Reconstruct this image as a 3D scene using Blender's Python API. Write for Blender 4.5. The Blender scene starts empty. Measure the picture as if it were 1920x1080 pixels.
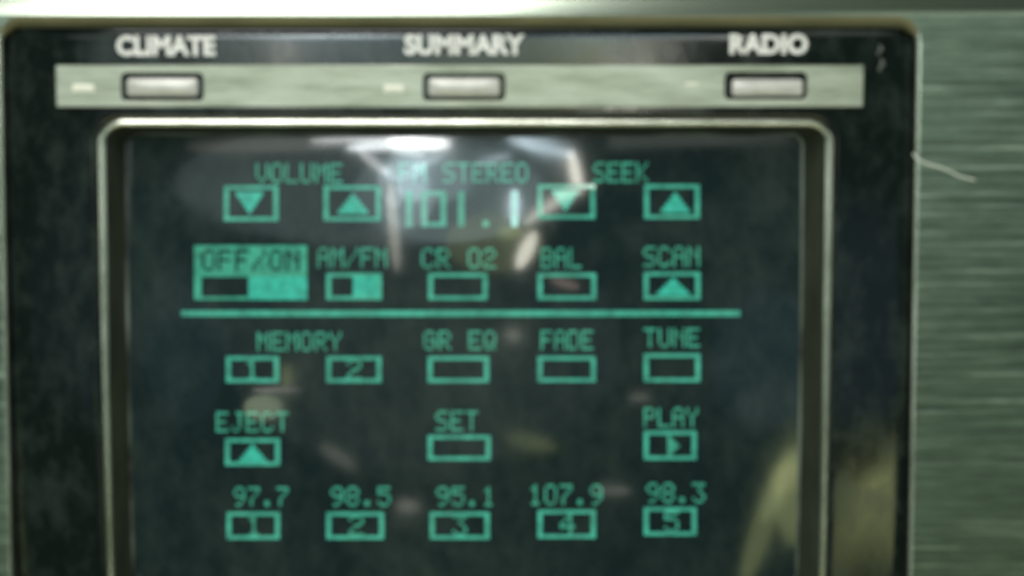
import bpy, bmesh, math, random
from mathutils import Vector, Matrix

random.seed(7)
PX = 1e-4                      # one photograph pixel on the panel plane is about 0.1 mm
DIST = 0.50
TILT = math.radians(6.3)

# ------------------------------------------------------------------ camera
scene = bpy.context.scene
col = scene.collection
cam_d = bpy.data.cameras.new("camera")
cam = bpy.data.objects.new("camera", cam_d)
col.objects.link(cam)
CAM = Vector((0, -DIST * math.cos(TILT), DIST * math.sin(TILT)))
cam.location = CAM
cam.rotation_euler = (math.pi / 2 - TILT, 0, 0)
cam_d.sensor_width = 36.0
cam_d.lens = 36.0 * DIST / (1920 * PX)
cam_d.clip_start = 0.01
cam_d.clip_end = 50
cam_d.dof.use_dof = True                # the snapshot is soft: focused behind the panel
cam_d.dof.focus_distance = 0.80
cam_d.dof.aperture_fstop = 25
scene.camera = cam

# ------------------------------------------------------------------ world, exposure
world = bpy.data.worlds.new("World")
scene.world = world
world.use_nodes = True
bg = world.node_tree.nodes["Background"]
bg.inputs[0].default_value = (0.155, 0.205, 0.160, 1)
bg.inputs[1].default_value = 0.64
scene.view_settings.view_transform = 'Standard'
scene.view_settings.look = 'None'
scene.view_settings.exposure = 0
scene.view_settings.gamma = 1
scene.cycles.use_denoising = True

# ------------------------------------------------------------------ lamps
def lamp(name, pos, target, sx, sy, radiance, color, roll=0.0, shape='RECTANGLE'):
    d = bpy.data.lights.new(name, 'AREA')
    d.shape = shape
    d.size, d.size_y = sx, sy
    d.energy = radiance * math.pi * sx * sy * (math.pi / 4 if shape == 'ELLIPSE' else 1)
    d.color = color
    o = bpy.data.objects.new(name, d)
    o.location = pos
    q = (Vector(target) - Vector(pos)).to_track_quat('-Z', 'Y')
    o.rotation_euler = (q.to_matrix() @ Matrix.Rotation(roll, 3, 'Z')).to_euler()
    col.objects.link(o)
    return o

#LAMPS
lamp("windscreen_light", (-0.105, -0.60, 0.40), (-0.03, 0, 0.05), 0.22, 0.40, 8.0, (1.0, 0.985, 0.97))
lamp("overhead_key_light", (-0.12, -0.36, 0.70), (0, 0, 0), 0.25, 0.32, 10.5, (1.0, 0.97, 0.90))  # added overhead key lamp, whitens the lettering and the brow
lamp("left_edge_light", (-0.75, -0.25, 0.05), (0, 0, 0), 0.5, 0.35, 0.95, (0.92, 1.0, 0.88))  # added side lamp, brightens the lip and rim edges
lamp("right_edge_light", (0.75, -0.25, 0.10), (0, 0, 0), 0.5, 0.35, 0.8, (0.92, 1.0, 0.88))  # its added counterpart on the right, for the opposite edges
# unseen lamps added behind the camera to shape reflections in tube face and bezel
def behind(name, x, z, w, h, radiance, color, roll=0.0):
    lamp(name, (x, -0.90, z), (0, 0, 0), w, h, radiance, color, math.radians(roll), 'ELLIPSE')
SKYB, CREAM, OLIVE = (0.74, 0.92, 1.0), (1.0, 0.97, 0.84), (0.80, 0.90, 0.38)
behind("glass_haze_light", -0.14, 0.085, 0.56, 0.16, 0.95, (0.80, 1.0, 0.97))  # added broad dim lamp for the grey haze on the glass
behind("glare_patch_light", -0.085, 0.143, 0.085, 0.015, 48, (0.97, 1.0, 1.0), -2)  # added ellipses of this name build up the glare on the glass
behind("glare_patch_light", -0.135, 0.140, 0.100, 0.010, 30, (0.93, 1.0, 1.0), 5)
behind("glare_patch_light", -0.100, 0.131, 0.050, 0.010, 14, (0.85, 0.97, 1.0), -10)
behind("glare_patch_light", -0.104, 0.108, 0.060, 0.030, 7.0, (0.70, 0.92, 1.0), 12)
behind("glare_patch_light", -0.092, 0.088, 0.040, 0.050, 5.5, (0.62, 0.90, 1.0), -25)
behind("glare_patch_light", -0.125, 0.085, 0.030, 0.060, 4.5, (0.85, 0.95, 1.0), 18)
behind("glare_patch_light", -0.075, 0.100, 0.120, 0.070, 2.6, (0.68, 0.93, 1.0), -8)
behind("glare_patch_light", -0.100, 0.060, 0.070, 0.060, 3.0, (0.74, 0.95, 1.0), 30)
behind("glare_patch_light", -0.120, 0.030, 0.014, 0.12, 6.5, CREAM, 5)
behind("glare_patch_light", 0.078, 0.138, 0.095, 0.013, 24.0, SKYB, -14)
behind("glare_patch_light", 0.124, 0.105, 0.013, 0.06, 28.0, CREAM, 12)
behind("glare_patch_light", 0.090, 0.060, 0.085, 0.012, 15.0, CREAM, 35)
behind("glare_patch_light", 0.042, 0.060, 0.016, 0.045, 18.0, SKYB)
behind("glare_patch_light", 0.058, 0.000, 0.018, 0.055, 18.0, CREAM, -25)
behind("mirrored_patch_light", 0.015, 0.010, 0.13, 0.08, 1.3, OLIVE)  # added lamps of this name make olive patches and faint spots in reflection
behind("mirrored_patch_light", -0.305, -0.222, 0.055, 0.035, 4.2, (0.80, 0.95, 0.62))
behind("mirrored_patch_light", -0.270, -0.175, 0.012, 0.03, 4.0, OLIVE)
behind("mirrored_patch_light", -0.105, -0.36, 0.030, 0.014, 6.0, CREAM)
behind("mirrored_patch_light", 0.040, -0.115, 0.022, 0.012, 7.0, CREAM)
behind("mirrored_patch_light", 0.065, -0.265, 0.075, 0.022, 1.7, OLIVE, -12)
behind("mirrored_patch_light", -0.20, -0.29, 0.06, 0.020, 1.5, CREAM, -35)
behind("mirrored_patch_light", 0.18, -0.34, 0.050, 0.012, 2.8, CREAM)
behind("mirrored_patch_light", 0.410, -0.41, 0.034, 0.20, 2.6, OLIVE, -12)
behind("mirrored_patch_light", 0.428, -0.35, 0.020, 0.12, 2.2, (0.72, 0.86, 0.42), -16)
behind("mirrored_patch_light", 0.458, -0.375, 0.060, 0.15, 3.0, OLIVE, 8)
behind("mirrored_patch_light", 0.440, -0.34, 0.034, 0.05, 2.0, (0.95, 0.86, 0.40), -30)
behind("mirrored_patch_light", 0.455, -0.30, 0.034, 0.07, 1.6, OLIVE, 8)
behind("screen_haze_light", -0.08, -0.13, 0.55, 0.34, 0.20, (0.85, 1.0, 0.97))  # added dim lamp that lifts the haze over the lower screen
behind("mirrored_patch_light", -0.285, -0.196, 0.070, 0.005, 6.0, CREAM)
behind("mirrored_patch_light", 0.215, -0.205, 0.030, 0.008, 4.0, CREAM)
behind("mirrored_patch_light", 0.110, -0.045, 0.040, 0.012, 3.0, (1.0, 0.72, 0.6), -15)
behind("mirrored_patch_light", 0.037, 0.024, 0.034, 0.016, 4.0, OLIVE)
lamp("panel_gradient_light", (0.30, -0.90, 0.24), (0.08, 0, 0.03), 0.26, 0.20, 1.1, (0.92, 1.0, 0.90))  # added lamp that grades the panel brighter towards its upper right
behind("blue_tint_light", 0.40, -0.16, 0.16, 0.20, 0.30, (0.45, 0.72, 1.0))  # added dim lamps that tint the sides of the glass bluish
behind("blue_tint_light", -0.42, -0.14, 0.12, 0.22, 0.20, (0.45, 0.75, 1.0))
behind("glare_patch_light", -0.045, 0.075, 0.26, 0.13, 1.5, (0.72, 0.95, 1.0))
behind("glare_patch_light", -0.175, 0.147, 0.12, 0.007, 16.0, (0.97, 1.0, 1.0), 4)
behind("glare_patch_light", -0.148, 0.118, 0.055, 0.012, 10.0, (0.97, 1.0, 1.0), -38)
behind("glare_patch_light", -0.075, 0.118, 0.045, 0.010, 9.0, SKYB, 20)
behind("glare_patch_light", -0.300, 0.140, 0.22, 0.016, 1.6, CREAM, 3)
behind("glare_patch_light", 0.015, 0.122, 0.050, 0.007, 12.0, SKYB, 14)
lamp("low_warm_light", (-0.05, -0.50, -0.46), (0, 0, 0), 0.55, 0.16, 2.2, (0.95, 0.90, 0.45))  # added low lamp that yellows the lower part of the buttons
#ENDLAMPS

# ------------------------------------------------------------------ pixel -> place on the panel
def ray(px, py):
    u = (px - 960) * PX / DIST
    v = (540 - py) * PX / DIST
    f = Vector((0, math.cos(TILT), -math.sin(TILT)))
    up = Vector((0, math.sin(TILT), math.cos(TILT)))
    return f + Vector((1, 0, 0)) * u + up * v

def on_plane(px, py, Y=0.0):
    d = ray(px, py)
    return CAM + d * ((Y - CAM.y) / d.y)

SC = on_plane(870, 657)
SR = 0.42                                # radius of the bulging tube face
SY0 = 0.0030
def screen_y(x, z):
    return SY0 + ((x - SC.x) ** 2 + (z - SC.z) ** 2) / (2 * SR)

def on_screen(px, py, lift=0.0):
    Y = SY0
    for _ in range(6):
        p = on_plane(px, py, Y)
        Y = screen_y(p.x, p.z)
    return Vector((p.x, Y - lift, p.z))

# ------------------------------------------------------------------ materials
def mat(name):
    m = bpy.data.materials.new(name)
    m.use_nodes = True
    nt = m.node_tree
    return m, nt, nt.nodes["Principled BSDF"]

def noise(nt, scale3, detail=4, rough=0.55, coord='Object', w=None):
    tc = nt.nodes.new("ShaderNodeTexCoord")
    mp = nt.nodes.new("ShaderNodeMapping")
    mp.inputs['Scale'].default_value = scale3
    n = nt.nodes.new("ShaderNodeTexNoise")
    n.inputs['Scale'].default_value = 1.0
    n.inputs['Detail'].default_value = detail
    n.inputs['Roughness'].default_value = rough
    nt.links.new(tc.outputs[coord], mp.inputs[0])
    nt.links.new(mp.outputs[0], n.inputs['Vector'])
    return n

def ramp(nt, src, stops):
    r = nt.nodes.new("ShaderNodeValToRGB")
    e = r.color_ramp.elements
    e[0].position, e[0].color = stops[0][0], stops[0][1]
    e[1].position, e[1].color = stops[-1][0], stops[-1][1]
    for p, c in stops[1:-1]:
        x = e.new(p); x.color = c
    nt.links.new(src, r.inputs[0])
    return r

def g(v): return (v, v, v, 1)

def bump(nt, bsdf, src, strength, dist):
    b = nt.nodes.new("ShaderNodeBump")
    b.inputs['Strength'].default_value = strength
    b.inputs['Distance'].default_value = dist
    nt.links.new(src, b.inputs['Height'])
    nt.links.new(b.outputs[0], bsdf.inputs['Normal'])

# brushed metal of the dashboard: fine horizontal lines
M_panel, nt, b = mat("brushed_metal")
n1 = noise(nt, (24, 24, 820), 6, 0.68)
n2 = noise(nt, (150, 150, 420), 4, 0.65)
r1 = ramp(nt, n1.outputs['Fac'], [(0.33, (0.085, 0.115, 0.085, 1)), (0.47, (0.155, 0.208, 0.160, 1)), (0.58, (0.225, 0.29, 0.225, 1)), (0.68, (0.48, 0.56, 0.47, 1))])
r2 = ramp(nt, n2.outputs['Fac'], [(0.3, g(0.66)), (0.7, g(1.0))])
mx = nt.nodes.new("ShaderNodeMixRGB"); mx.blend_type = 'MULTIPLY'; mx.inputs[0].default_value = 1
nt.links.new(r1.outputs[0], mx.inputs[1]); nt.links.new(r2.outputs[0], mx.inputs[2])
nt.links.new(mx.outputs[0], b.inputs['Base Color'])
b.inputs['Metallic'].default_value = 1.0
b.inputs['Roughness'].default_value = 0.32
bump(nt, b, n1.outputs['Fac'], 0.22, 0.0002)

# smoother satin finish where the plate rolls back
M_brow, nt, b = mat("satin_rolled_edge")
n1 = noise(nt, (10, 200, 200), 4, 0.6)
r1 = ramp(nt, n1.outputs['Fac'], [(0.3, (0.25, 0.30, 0.235, 1)), (0.7, (0.36, 0.41, 0.335, 1))])
nt.links.new(r1.outputs[0], b.inputs['Base Color'])
b.inputs['Metallic'].default_value = 1.0
b.inputs['Roughness'].default_value = 0.16

# glossy black plastic of the bezel, a little dusty
M_black, nt, b = mat("black_gloss_plastic")
n1 = noise(nt, (190, 190, 110), 6, 0.7)
r1 = ramp(nt, n1.outputs['Fac'], [(0.45, (0.003, 0.0065, 0.006, 1)), (0.72, (0.022, 0.032, 0.028, 1))])
nt.links.new(r1.outputs[0], b.inputs['Base Color'])
rr = ramp(nt, n1.outputs['Fac'], [(0.35, g(0.07)), (0.7, g(0.16))])
nt.links.new(rr.outputs[0], b.inputs['Roughness'])
b.inputs['IOR'].default_value = 1.45

# satin metal button strip
M_strip, nt, b = mat("satin_metal")
n1 = noise(nt, (55, 55, 300), 5, 0.65)
r1 = ramp(nt, n1.outputs['Fac'], [(0.28, (0.20, 0.23, 0.165, 1)), (0.5, (0.36, 0.39, 0.31, 1)), (0.72, (0.50, 0.53, 0.45, 1))])
nt.links.new(r1.outputs[0], b.inputs['Base Color'])
b.inputs['Metallic'].default_value = 0.7
b.inputs['Roughness'].default_value = 0.42

# olive brown painted in for the dark reflection along the opening's top
M_lip, nt, b = mat("olive_lip_shade")
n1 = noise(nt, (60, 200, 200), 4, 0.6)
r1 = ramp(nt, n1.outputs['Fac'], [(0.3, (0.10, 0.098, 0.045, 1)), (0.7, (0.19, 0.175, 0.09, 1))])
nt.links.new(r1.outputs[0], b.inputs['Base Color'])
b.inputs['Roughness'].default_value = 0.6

# bright trim
M_chrome, nt, b = mat("bright_trim")
n1 = noise(nt, (70, 200, 70), 5, 0.65)
r1 = ramp(nt, n1.outputs['Fac'], [(0.3, (0.36, 0.39, 0.32, 1)), (0.7, (0.74, 0.75, 0.67, 1))])
nt.links.new(r1.outputs[0], b.inputs['Base Color'])
b.inputs['Metallic'].default_value = 1.0
b.inputs['Roughness'].default_value = 0.25

# push button caps
M_button, nt, b = mat("pale_button_plastic")
n1 = noise(nt, (300, 300, 300), 3, 0.5)
r1 = ramp(nt, n1.outputs['Fac'], [(0.3, (0.50, 0.50, 0.465, 1)), (0.7, (0.61, 0.605, 0.57, 1))])
nt.links.new(r1.outputs[0], b.inputs['Base Color'])
b.inputs['Roughness'].default_value = 0.27
b.inputs['Metallic'].default_value = 0.1

M_lens, nt, b = mat("pale_indicator_lens")
b.inputs['Base Color'].default_value = (0.85, 0.85, 0.74, 1)
b.inputs['Roughness'].default_value = 0.6

M_paint, nt, b = mat("white_print")
n1 = noise(nt, (900, 900, 900), 3, 0.6)
r1 = ramp(nt, n1.outputs['Fac'], [(0.33, (0.68, 0.70, 0.65, 1)), (0.6, (0.90, 0.90, 0.88, 1))])
nt.links.new(r1.outputs[0], b.inputs['Base Color'])
b.inputs['Roughness'].default_value = 0.5

M_olive, nt, b = mat("olive_black_plastic")
n1 = noise(nt, (200, 200, 60), 4, 0.6)
r1 = ramp(nt, n1.outputs['Fac'], [(0.3, (0.020, 0.026, 0.016, 1)), (0.7, (0.042, 0.050, 0.032, 1))])
nt.links.new(r1.outputs[0], b.inputs['Base Color'])
b.inputs['Roughness'].default_value = 0.45

# tube face: dark glass with a film of dust and finger smears
def glass_nodes(nt, b, base):
    n1 = noise(nt, (35, 35, 30), 5, 0.62)
    n2 = noise(nt, (220, 220, 160), 5, 0.7)
    m1 = nt.nodes.new("ShaderNodeMath"); m1.operation = 'MULTIPLY'
    nt.links.new(n1.outputs['Fac'], m1.inputs[0]); nt.links.new(n2.outputs['Fac'], m1.inputs[1])
    rr = ramp(nt, n1.outputs['Fac'], [(0.35, g(0.045)), (0.7, g(0.095))])
    nt.links.new(rr.outputs[0], b.inputs['Roughness'])
    b.inputs['IOR'].default_value = 1.5
    return ramp(nt, m1.outputs[0], [(0.18, base[0]), (0.42, base[1])])

M_glass, nt, b = mat("dark_tube_glass")
r1 = glass_nodes(nt, b, [(0.006, 0.016, 0.018, 1), (0.026, 0.040, 0.038, 1)])
nt.links.new(r1.outputs[0], b.inputs['Base Color'])

def phosphor(name, color, strength):
    m, nt, b = mat(name)
    r1 = glass_nodes(nt, b, [(0.010, 0.030, 0.026, 1), (0.034, 0.050, 0.044, 1)])
    nt.links.new(r1.outputs[0], b.inputs['Base Color'])
    n = noise(nt, (420, 420, 420), 4, 0.7)
    r2 = ramp(nt, n.outputs['Fac'], [(0.32, g(strength * 0.62)), (0.68, g(strength * 1.30))])
    b.inputs['Emission Color'].default_value = color
    nt.links.new(r2.outputs[0], b.inputs['Emission Strength'])
    return m
M_line = phosphor("green_phosphor_line", (0.13, 1.0, 0.66, 1), 0.36)
M_text = phosphor("green_phosphor_text", (0.13, 1.0, 0.63, 1), 0.30)
M_fill = phosphor("green_phosphor_fill", (0.07, 1.0, 0.70, 1), 0.42)

M_edge, nt, b = mat("grey_edge_film")
n1 = noise(nt, (60, 60, 45), 4, 0.6)
r1 = ramp(nt, n1.outputs['Fac'], [(0.42, (0.012, 0.018, 0.015, 1)), (0.66, (0.13, 0.16, 0.135, 1))])
nt.links.new(r1.outputs[0], b.inputs['Base Color'])
b.inputs['Roughness'].default_value = 0.4

M_hair, nt, b = mat("pale_fibre")
b.inputs['Base Color'].default_value = (0.66, 0.70, 0.62, 1)
b.inputs['Roughness'].default_value = 0.6
M_mark, nt, b = mat("grey_mark")
n1 = noise(nt, (900, 900, 900), 3, 0.6)
r1 = ramp(nt, n1.outputs['Fac'], [(0.3, (0.07, 0.08, 0.075, 1)), (0.7, (0.16, 0.17, 0.15, 1))])
nt.links.new(r1.outputs[0], b.inputs['Base Color'])
b.inputs['Roughness'].default_value = 0.9

# ------------------------------------------------------------------ object helpers
def link(o, parent=None):
    col.objects.link(o)
    if parent: o.parent = parent
    return o

def obj(name, me, m, parent=None, smooth=False):
    me.name = name
    if m and not me.materials: me.materials.append(m)
    if smooth:
        for p in me.polygons: p.use_smooth = True
    return link(bpy.data.objects.new(name, me), parent)

def pydata(name, v, f, m, parent=None, smooth=False):
    me = bpy.data.meshes.new(name)
    me.from_pydata([tuple(p) for p in v], [], f)
    me.update()
    return obj(name, me, m, parent, smooth)

def tag(o, label=None, cat=None, group=None, kind=None):
    for k, v in (("label", label), ("category", cat), ("group", group), ("kind", kind)):
        if v: o[k] = v
    return o

def rrect(x0, x1, z0, z1, r, k=8):
    """counter-clockwise rounded rectangle, 4*(k+1) points, with outward normals"""
    pts = []
    for cx, cz, a0 in ((x1 - r, z1 - r, 0), (x0 + r, z1 - r, 90), (x0 + r, z0 + r, 180), (x1 - r, z0 + r, 270)):
        for i in range(k + 1):
            a = math.radians(a0 + 90 * i / k)
            pts.append((cx + r * math.cos(a), cz + r * math.sin(a), math.cos(a), math.sin(a)))
    return pts

def bridge(loops, closed_front=False):
    v, f = [], []
    n = len(loops[0])
    for L in loops: v += L
    for j in range(len(loops) - 1):
        for i in range(n):
            a, c = j * n + i, j * n + (i + 1) % n
            f.append((a, c, c + n, a + n))
    return v, f

def curve_mesh(splines, extrude, bevel, Y, res=2):
    """flat outlines (x, z) with holes, filled and given thickness"""
    c = bpy.data.curves.new("outline", 'CURVE')
    c.dimensions = '2D'; c.fill_mode = 'BOTH'
    c.extrude = extrude; c.bevel_depth = bevel; c.bevel_resolution = res; c.offset = -bevel
    for pts in splines:
        s = c.splines.new('POLY'); s.points.add(len(pts) - 1); s.use_cyclic_u = True
        for p, q in zip(s.points, pts): p.co = (q[0], q[1], 0, 1)
    return finish_curve(c, Y)

def finish_curve(c, Y):
    t = bpy.data.objects.new("tmp", c)
    col.objects.link(t)
    bpy.context.view_layer.update()
    me = bpy.data.meshes.new_from_object(t.evaluated_get(bpy.context.evaluated_depsgraph_get()))
    bpy.data.objects.remove(t); bpy.data.curves.remove(c)
    me.transform(Matrix.Translation((0, Y, 0)) @ Matrix.Rotation(math.pi / 2, 4, 'X'))
    me.materials.clear()
    return me

def X(px, py=540, Y=0.0): return on_plane(px, py, Y).x
def Z(py, Y=0.0): return on_plane(960, py, Y).z

# ------------------------------------------------------------------ dashboard panel
BX0, BX1 = X(2, 60), X(1720, 60)
BZ1 = Z(52)
BZ0 = Z(1390)
panel = bpy.data.objects.new("dashboard_panel", None)
link(panel)
tag(panel, "brushed grey-green metal dashboard panel around the black display bezel", "panel")
R_OPEN = 0.0036
K = 8
inner = rrect(BX0, BX1, BZ0, BZ1, R_OPEN, K)
def fil(nz): return 0.0007 + 0.0015 * max(0, nz) ** 2
loops = []
for t in (90, 75, 60, 45, 30, 15, 0):                       # rounded lip turning into the opening
    a = math.radians(t)
    L = []
    for x, z, nx, nz in inner:
        r = fil(nz)
        L.append((x + nx * r * (1 - math.sin(a)), r * (1 - math.cos(a)) + 0.0, z + nz * r * (1 - math.sin(a))))
    loops.append(L)
back = [(p[0], 0.0075, p[2]) for p in loops[0]]
v, f = bridge([back] + loops)
lip = pydata("opening_lip", v, f, M_chrome, panel, True)
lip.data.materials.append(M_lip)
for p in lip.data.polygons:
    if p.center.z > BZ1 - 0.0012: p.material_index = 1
PX0, PX1, PZ0, PZ1 = X(-500), X(2420), Z(1900), BZ1 + fil(1.0) + 0.0001
face_in = loops[-1]
outer = []
n = len(face_in)
for i, (x, y, z) in enumerate(face_in):
    c = i // (K + 1)
    cx, cz = ((PX1, PZ1), (PX0, PZ1), (PX0, PZ0), (PX1, PZ0))[c]
    outer.append((cx, 0.0, cz))
# top edge: keep the band above the opening perpendicular
v, f = bridge([face_in, outer])
pydata("face_plate", v, f, M_panel, panel)
# brow: the plate rolls back above the opening
v, f = [], []
RB = 0.0105
NB = 18
for i in range(NB + 1):
    a = math.radians(6 + 75 * i / NB)
    for x in (PX0, PX1):
        v.append((x, RB * (math.cos(math.radians(6)) - math.cos(a)), PZ1 + RB * (math.sin(a) - math.sin(math.radians(6)))))
for i in range(NB):
    f.append((2 * i, 2 * i + 1, 2 * i + 3, 2 * i + 2))
pydata("rolled_brow", v, f, M_brow, panel, True)

# ------------------------------------------------------------------ display unit
unit = bpy.data.objects.new("display_unit", None)
unit.location = (0, 0, 0)
link(unit)
tag(unit, "black dashboard touch screen display with green radio menu and three buttons above", "display screen")

BY = 0.0016                                                  # front of the bezel, a little inside the opening
RX0, RX1 = X(183, 300, BY), X(1563, 300, BY)
RZ1 = Z(222, BY); RZ0 = Z(1150, BY)
RR = 0.0048
gap = 0.00012
BXC = (BX0 + BX1) / 2
def bezel_sag(x, z):
    """the moulding falls away a little at both sides and towards the bottom"""
    d = abs(x - BXC) - 0.0685
    s = 0.116 * (math.sqrt(d * d + 0.0008 ** 2) + d) / 2
    if z < -0.005: s += (z + 0.005) ** 2 / (2 * 0.55)
    return s

def rrect_fine(x0, x1, z0, z1, r, k, m):
    """rounded rectangle whose straight sides are also cut into m pieces"""
    p = rrect(x0, x1, z0, z1, r, k)
    out = []
    for c in range(4):
        seg = p[c * (k + 1):(c + 1) * (k + 1)]
        out += seg
        a, b_ = seg[-1], p[((c + 1) * (k + 1)) % len(p)]
        for i in range(1, m):
            t = i / m
            out.append((a[0] + (b_[0] - a[0]) * t, a[1] + (b_[1] - a[1]) * t, a[2], a[3]))
    return out
FO = rrect_fine(BX0 + gap, BX1 - gap, BZ0 + gap, BZ1 - gap, R_OPEN - gap, K, 24)
FI = rrect_fine(RX0 + 0.0004, RX1 - 0.0004, RZ0 + 0.0004, RZ1 - 0.0004, RR, K, 24)
loops = [[(x, BY + 0.009, z) for x, z, nx, nz in FO]]
for t in (90, 60, 30, 0):
    a = math.radians(t); r = 0.0005
    loops.append([(x - nx * r * (1 - math.sin(a)), BY + bezel_sag(x, z) + r * (1 - math.cos(a)), z - nz * r * (1 - math.sin(a))) for x, z, nx, nz in FO])
fo = [(x - nx * 0.0005, z - nz * 0.0005) for x, z, nx, nz in FO]
for t in range(1, 11):
    t /= 10
    L = [(a[0] + (b_[0] - a[0]) * t, a[1] + (b_[1] - a[1]) * t) for a, b_ in zip(fo, FI)]
    loops.append([(x, BY + bezel_sag(x, z), z) for x, z in L])
loops.append([(p[0], BY + 0.006, p[1]) for p in FI])
v, f = bridge([l[::-1] for l in loops])
pydata("bezel", v, f, M_black, unit, True)

# bright half-round rim
rim_w = 0.00165
rim = rrect_fine(RX0, RX1, RZ0, RZ1, RR, 10, 16)
loops = []
NR = 10
for i in range(NR + 1):
    a = math.pi * i / NR
    off = rim_w / 2 * (1 - math.cos(a))
    h = 0.0009 * math.sin(a)
    loops.append([(x - nx * off, BY + 0.0001 - h + bezel_sag(x, z), z - nz * off) for x, z, nx, nz in rim])
loops = [[(x, y + 0.003, z) for x, y, z in loops[0]]] + loops + [[(x, y + 0.0008, z) for x, y, z in loops[-1]]]
v, f = bridge([l[::-1] for l in loops])
pydata("screen_rim", v, f, M_chrome, unit, True)

# dark sloping surround between rim and glass
gx0, gx1, gz1, gz0 = X(236, 500, 0.008), X(1506, 500, 0.008), Z(250, 0.006), Z(1118, 0.006)
ri = [(x - nx * rim_w, z - nz * rim_w) for x, z, nx, nz in rim]
gl = rrect_fine(gx0, gx1, gz0, gz1, 0.0026, 10, 16)
l0 = [(x, BY + 0.0006 + bezel_sag(x, z), z) for x, z in ri]
l1 = [(p[0], screen_y(p[0], p[1]) + 0.0002, p[1]) for p in gl]
l2 = [(p[0], screen_y(p[0], p[1]) + 0.004, p[1]) for p in gl]
lm = [tuple((Vector(a) * 0.5 + Vector(c) * 0.5)) for a, c in zip(l0, l1)]
v, f = bridge([l[::-1] for l in (l0, lm, l1, l2)])
pydata("screen_surround", v, f, M_olive, unit)

# pale edge of the touch layer round the glass
ge = []
for off, lift in ((-0.0001, 0.0003), (0.0001, 0.0005), (0.0004, 0.0005), (0.0006, 0.0001)):
    ge.append([(x - nx * off, screen_y(x, z) - lift, z - nz * off) for x, z, nx, nz in gl])
v, f = bridge([l[::-1] for l in ge])
pydata("glass_edge", v, f, M_edge, unit, True)

# bulging tube face
v, f = [], []
NX, NZ = 40, 30
for j in range(NZ + 1):
    for i in range(NX + 1):
        x = gx0 - 0.0005 + (gx1 - gx0 + 0.001) * i / NX
        z = gz0 - 0.0005 + (gz1 - gz0 + 0.001) * j / NZ
        v.append((x, screen_y(x, z), z))
for j in range(NZ):
    for i in range(NX):
        a = j * (NX + 1) + i
        f.append((a, a + 1, a + NX + 2, a + NX + 1))
screen = pydata("screen", v, f, M_glass, unit, True)

# ------------------------------------------------------------------ button strip, buttons, lamps, lettering
SY = BY - 0.0005
sx0, sx1, sz1, sz0 = X(105, 160, SY), X(1619, 160, SY), Z(122, SY), Z(201, SY)
btn = [(230, 376, 141, 187), (797, 943, 141, 187), (1364, 1510, 140, 184)]
holes = []
for x0, x1, y0, y1 in btn:
    holes.append([(p[0], p[1]) for p in rrect(X(x0 - 4, 160), X(x1 + 4, 160), Z(y1 + 3), Z(y0 - 4), 0.0010, 5)])
me = curve_mesh([[(sx0, sz0), (sx1, sz0), (sx1, sz1), (sx0, sz1)]] + holes, 0.0002, 0.00018, SY + 0.00030, 2)
obj("button_strip", me, M_strip, unit)

def cap(x0, x1, z0, z1, Y, depth, crown):
    """rounded button cap with a face that is convex from top to bottom"""
    w, h = (x1 - x0) / 2, (z1 - z0) / 2
    loops = []
    prof = [(0.0, depth), (0.0, 0.00025), (0.00008, 0.0001), (0.00025, 0.0)]
    for ins, y in prof:
        loops.append([(p[0], y, p[1]) for p in rrect(-w + ins, w - ins, -h + ins, h - ins, max(0.0003, 0.0008 - ins), 5)])
    v, f = bridge([l[::-1] for l in loops])
    # crowned front as a grid, slightly inside the last loop
    base = len(v)
    ww, hh = w - 0.0003, h - 0.0003
    N, Mx = 10, 12
    for j in range(N + 1):
        for i in range(Mx + 1):
            s, t = -1 + 2 * i / Mx, -1 + 2 * j / N
            v.append((ww * s, -crown * (1 - t * t) * (1 - s ** 6) - 0.00001, hh * t))
    for j in range(N):
        for i in range(Mx):
            a = base + j * (Mx + 1) + i
            f.append((a, a + 1, a + Mx + 2, a + Mx + 1))
    cx, cz = (x0 + x1) / 2, (z0 + z1) / 2
    return [(p[0] + cx, p[1] + Y, p[2] + cz) for p in v], f

names = ["CLIMATE", "SUMMARY", "RADIO"]
shift = [(0, 0), (0, 0), (3, 3)]
for (x0, x1, y0, y1), nm, (dx, dy) in zip(btn, names, shift):
    v, f = cap(X(x0 + 6 + dx, 160), X(x1 - 6 + dx, 160), Z(y1 - 6 + dy), Z(y0 + 6 + dy), SY - 0.0002, 0.0016, 0.00038)
    o = pydata("push_button", v, f, M_button, unit, True)
    o["label"] = "pale push button under the word %s" % nm

for cx, cy, w, h in ((156, 165, 46, 20), (738, 166, 42, 20), (1297, 158, 30, 11)):
    p = on_plane(cx, cy, SY)
    v, f = cap(p.x - w / 2 * PX, p.x + w / 2 * PX, p.z - h / 2 * PX, p.z + h / 2 * PX, SY - 0.0001, 0.0006, 0.00015)
    pydata("indicator_lamp", v, f, M_lens, unit, True)

def lettering(text, px0, px1, py0, py1):
    c = bpy.data.curves.new("lettering", 'FONT')
    c.body = text
    c.size = 1.0; c.extrude = 0; c.offset = 0.042; c.space_character = 1.0
    c.resolution_u = 3
    me = finish_curve(c, 0)
    xs = [q.co.x for q in me.vertices]; zs = [q.co.z for q in me.vertices]
    x0, x1 = X(px0, 85, BY), X(px1, 85, BY)
    z1, z0 = Z(py0, BY), Z(py1, BY)
    sx = (x1 - x0) / (max(xs) - min(xs)); sz = (z1 - z0) / (max(zs) - min(zs))
    for q in me.vertices:
        q.co = (x0 + (q.co.x - min(xs)) * sx, BY - 0.00006, z0 + (q.co.z - min(zs)) * sz)
    o = obj("lettering", me, M_paint, unit)
    o["label"] = "white lettering reading %s" % text
lettering("CLIMATE", 218, 404, 66, 105)
lettering("SUMMARY", 758, 984, 64, 103)
lettering("RADIO", 1368, 1515, 63, 102)

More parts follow.
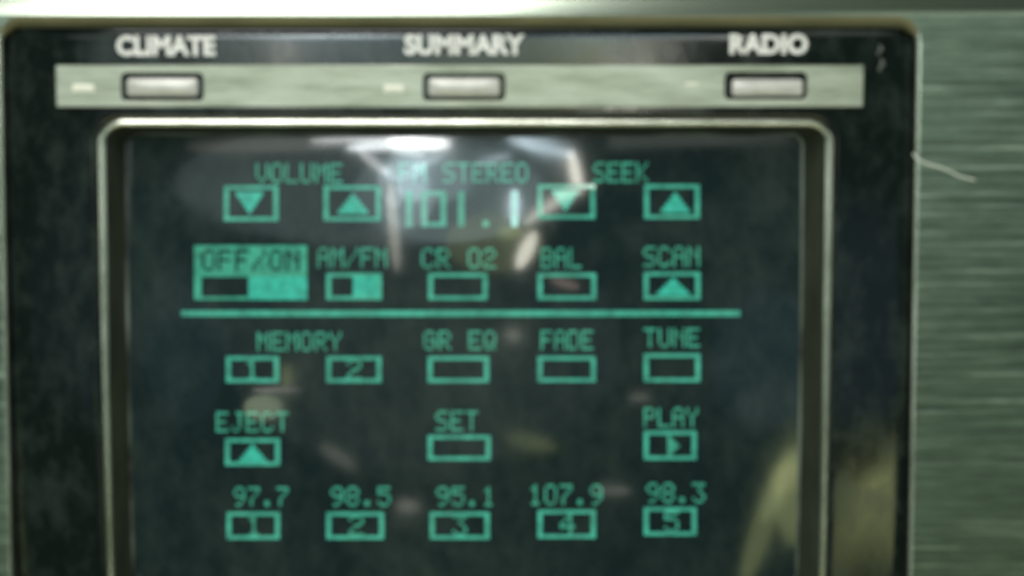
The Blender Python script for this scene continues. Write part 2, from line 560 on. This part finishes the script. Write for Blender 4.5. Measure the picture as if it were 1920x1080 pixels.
# ------------------------------------------------------------------ the green menu on the tube face
FONT = {
 'A': "01110 10001 10001 11111 10001 10001 10001", 'B': "11110 10001 10001 11110 10001 10001 11110",
 'C': "01110 10001 10000 10000 10000 10001 01110", 'D': "11110 10001 10001 10001 10001 10001 11110",
 'E': "11111 10000 10000 11110 10000 10000 11111", 'F': "11111 10000 10000 11110 10000 10000 10000",
 'G': "01110 10001 10000 10111 10001 10001 01110", 'J': "00111 00010 00010 00010 00010 10010 01100",
 'K': "10001 10010 10100 11000 10100 10010 10001", 'L': "10000 10000 10000 10000 10000 10000 11111",
 'M': "10001 11011 10101 10101 10001 10001 10001", 'N': "10001 11001 10101 10011 10001 10001 10001",
 'O': "01110 10001 10001 10001 10001 10001 01110", 'P': "11110 10001 10001 11110 10000 10000 10000",
 'Q': "01110 10001 10001 10001 10101 10010 01101", 'R': "11110 10001 10001 11110 10100 10010 10001",
 'S': "01111 10000 10000 01110 00001 00001 11110", 'T': "11111 00100 00100 00100 00100 00100 00100",
 'U': "10001 10001 10001 10001 10001 10001 01110", 'V': "10001 10001 10001 10001 10001 01010 00100",
 'Y': "10001 10001 01010 00100 00100 00100 00100", '/': "00001 00001 00010 00100 01000 10000 10000",
 '0': "01110 10001 10001 10001 10001 10001 01110", '1': "00100 01100 00100 00100 00100 00100 01110",
 '2': "01110 10001 00001 00110 01000 10000 11111", '3': "11111 00010 00100 00010 00001 10001 01110",
 '4': "00010 00110 01010 10010 11111 00010 00010", '5': "11111 10000 11110 00001 00001 10001 01110",
 '7': "11111 00001 00010 00100 01000 01000 01000", '8': "01110 10001 10001 01110 10001 10001 01110",
 '9': "01110 10001 10001 01111 00001 00010 01100", '.': "00000 00000 00000 00000 00000 01100 01100",
 ' ': "00000 00000 00000 00000 00000 00000 00000",
 '>': "01000 01100 01110 01111 01110 01100 01000",
}
LIFT = 0.00010
class Glow:
    """flat lit shapes laid on the curved tube face"""
    def __init__(self): self.v = []; self.f = []
    def poly(self, pts, lift=LIFT):
        b0 = len(self.v)
        self.v += [on_screen(x, y, lift) for x, y in pts]
        self.f.append(tuple(range(b0, b0 + len(pts))))
    def rect(self, x0, x1, y0, y1, lift=LIFT):
        n = max(1, int((x1 - x0) / 90))
        for i in range(n):
            a, b_ = x0 + (x1 - x0) * i / n, x0 + (x1 - x0) * (i + 1) / n
            self.poly([(a, y1), (b_, y1), (b_, y0), (a, y0)], lift)
    def text(self, s, x0, x1, y0, y1, invert=False):
        ncol = len(s) * 6 - 1
        cw, ch = (x1 - x0) / ncol, (y1 - y0) / 7
        for r in range(7):
            row = "0".join(FONT[c].split()[r] for c in s)
            if invert: row = "".join('1' if q == '0' else '0' for q in row)
            i = 0
            while i < ncol:
                if row[i] == '1':
                    j = i
                    while j < ncol and row[j] == '1': j += 1
                    self.rect(x0 + i * cw, x0 + j * cw, y0 + r * ch, y0 + (r + 1) * ch)
                    i = j
                else: i += 1
    def frame(self, x0, x1, y0, y1, w=9, h=7):
        self.rect(x0, x1, y0, y0 + h); self.rect(x0, x1, y1 - h, y1)
        self.rect(x0, x0 + w, y0 + h, y1 - h); self.rect(x1 - w, x1, y0 + h, y1 - h)
    def make(self, name, m, label=None):
        o = pydata(name, self.v, self.f, m, screen)
        if label: o["label"] = label
        return o

def caption(s, x0, x1, y0, y1):
    q = Glow(); q.text(s, x0, x1, y0, y1)
    q.make("caption", M_text, "green caption reading %s" % s)

def key(x0, x1, y0, y1):
    q = Glow(); q.frame(x0, x1, y0, y1); return q.make("touch_key", M_line)

def arrow(cx, cy, w, h, up=True):
    q = Glow(); n = 5
    for i in range(n):
        t = (i + 0.6) / n
        ww = w / 2 * t
        ya = cy - h / 2 + h * i / n; yb = ya + h / n
        if not up: ya, yb = cy + h / 2 - h * (i + 1) / n, cy + h / 2 - h * i / n
        q.rect(cx - ww, cx + ww, ya, yb)
    q.make("arrow_symbol", M_fill)

caption("VOLUME", 480, 642, 306, 343)
caption("FM STEREO", 748, 990, 305, 342)
caption("SEEK", 1112, 1215, 304, 342)
key(420, 522, 348, 414); arrow(468, 380, 54, 40, False)
key(607, 714, 348, 414); arrow(662, 382, 60, 38, True)
key(1008, 1116, 346, 410); arrow(1060, 376, 54, 38, False)
key(1208, 1312, 346, 410); arrow(1266, 380, 58, 38, True)
q = Glow()                                                   # station shown in large figures: 101.1
q.rect(761, 773, 358, 425)
q.rect(790, 801, 358, 425); q.rect(826, 837, 358, 425); q.rect(801, 826, 358, 367); q.rect(801, 826, 416, 425)
q.rect(859, 871, 358, 425)
q.rect(905, 917, 413, 425)
q.rect(959, 971, 358, 425)
q.make("station_figures", M_text, "large green figures reading 101.1")
# OFF/ON key, lit block with dark words
q = Glow()
q.rect(364, 576, 460, 468); q.rect(364, 378, 468, 512); q.rect(562, 576, 468, 512)
q.text("OFF/ON", 378, 562, 468, 508, True)
q.rect(364, 576, 508, 519)
q.rect(364, 378, 519, 562); q.rect(378, 466, 556, 562)
q.make("touch_key", M_text, "lit green key reading OFF/ON")
q = Glow(); q.rect(466, 576, 519, 562); q.make("lit_half", M_fill)
caption("AM/FM", 595, 726, 464, 502)
key(612, 716, 512, 562)
q = Glow(); q.rect(662, 707, 519, 555); q.make("lit_half", M_fill)
caption("CR O2", 790, 930, 465, 503); key(803, 914, 512, 562)
caption("BAL", 1014, 1090, 464, 503); key(1008, 1118, 512, 562)
caption("SCAN", 1206, 1312, 462, 500); key(1207, 1313, 510, 562); arrow(1262, 537, 66, 32, True)
q = Glow(); q.rect(340, 1388, 582, 593); q.make("dividing_line", M_line)
caption("MEMORY", 482, 640, 622, 658)
key(424, 523, 668, 717); key(612, 715, 668, 717)
def digit(s, cx, cy):
    q = Glow(); q.text(s, cx - 14, cx + 14, cy - 20, cy + 20); q.make("figure", M_text, "green figure %s" % s)
digit("1", 473, 693); digit("2", 664, 693)
caption("GR EQ", 794, 930, 620, 656); key(802, 917, 668, 717)
caption("FADE", 1014, 1112, 619, 656); key(1008, 1117, 668, 716)
caption("TUNE", 1207, 1312, 615, 651); key(1207, 1313, 663, 716)
caption("EJECT", 405, 541, 772, 810); key(422, 525, 822, 873); arrow(474, 850, 56, 34, True)
caption("SET", 817, 896, 770, 808); key(802, 920, 816, 863)
caption("PLAY", 1207, 1309, 764, 801); key(1207, 1306, 808, 862); digit(">", 1260, 836)
caption("97.7", 438, 541, 913, 949); key(425, 525, 960, 1011); digit("1", 476, 985)
caption("98.5", 620, 732, 912, 949); key(612, 720, 960, 1011); digit("2", 668, 985)
caption("95.1", 818, 928, 912, 949); key(806, 918, 960, 1011); digit("3", 862, 985)
caption("107.9", 992, 1130, 908, 947); key(1008, 1117, 956, 1009); digit("4", 1064, 982)
caption("98.3", 1212, 1322, 905, 943); key(1207, 1306, 951, 1004); digit("5", 1259, 978)

# ------------------------------------------------------------------ hair and bezel marks
def tube(points, r0, r1, sides=6):
    v, f = [], []
    n = len(points)
    for i, p in enumerate(points):
        d = (points[min(i + 1, n - 1)] - points[max(i - 1, 0)]).normalized()
        a = d.cross(Vector((0, 1, 0))).normalized(); b_ = d.cross(a)
        r = r0 + (r1 - r0) * i / (n - 1)
        for k in range(sides):
            t = 2 * math.pi * k / sides
            v.append(p + a * r * math.cos(t) + b_ * r * math.sin(t))
    for i in range(n - 1):
        for k in range(sides):
            f.append((i * sides + k, i * sides + (k + 1) % sides, (i + 1) * sides + (k + 1) % sides, (i + 1) * sides + k))
    return v, f
hp = [(1712, 288), (1722, 300), (1740, 308), (1760, 313), (1780, 321), (1797, 330), (1812, 334), (1828, 338)]
hp3 = [on_plane(x, y, -0.0003 - 0.0002 * math.sin(i)) for i, (x, y) in enumerate(hp)]
v, f = tube(hp3, 0.00022, 0.00017)
h = pydata("hair", v, f, M_hair, None, True)
tag(h, "short pale hair stuck on the brushed metal right of the display", "hair")

# faint grey marks on the bezel: thin raised streaks right of the strip and on the left band
def bezel_mark(px, py0, py1, w):
    v, f = [], []
    N = 8
    for i in range(N + 1):
        t = i / N
        p = on_plane(px + 3 * math.sin(5 * t), py0 + (py1 - py0) * t, BY)
        hw = w * PX * (0.35 + 0.65 * math.sin(math.pi * t)) / 2
        y = BY + bezel_sag(p.x, p.z)
        v += [(p.x - hw, y + 0.0001, p.z), (p.x - hw * 0.5, y - 0.00006, p.z), (p.x + hw * 0.5, y - 0.00006, p.z), (p.x + hw, y + 0.0001, p.z)]
    for i in range(N):
        for k in range(3):
            a = 4 * i + k
            f.append((a, a + 4, a + 5, a + 1))
    pydata("bezel_mark", v, f, M_mark, unit)
bezel_mark(1650, 84, 104, 12); bezel_mark(1653, 110, 134, 13)
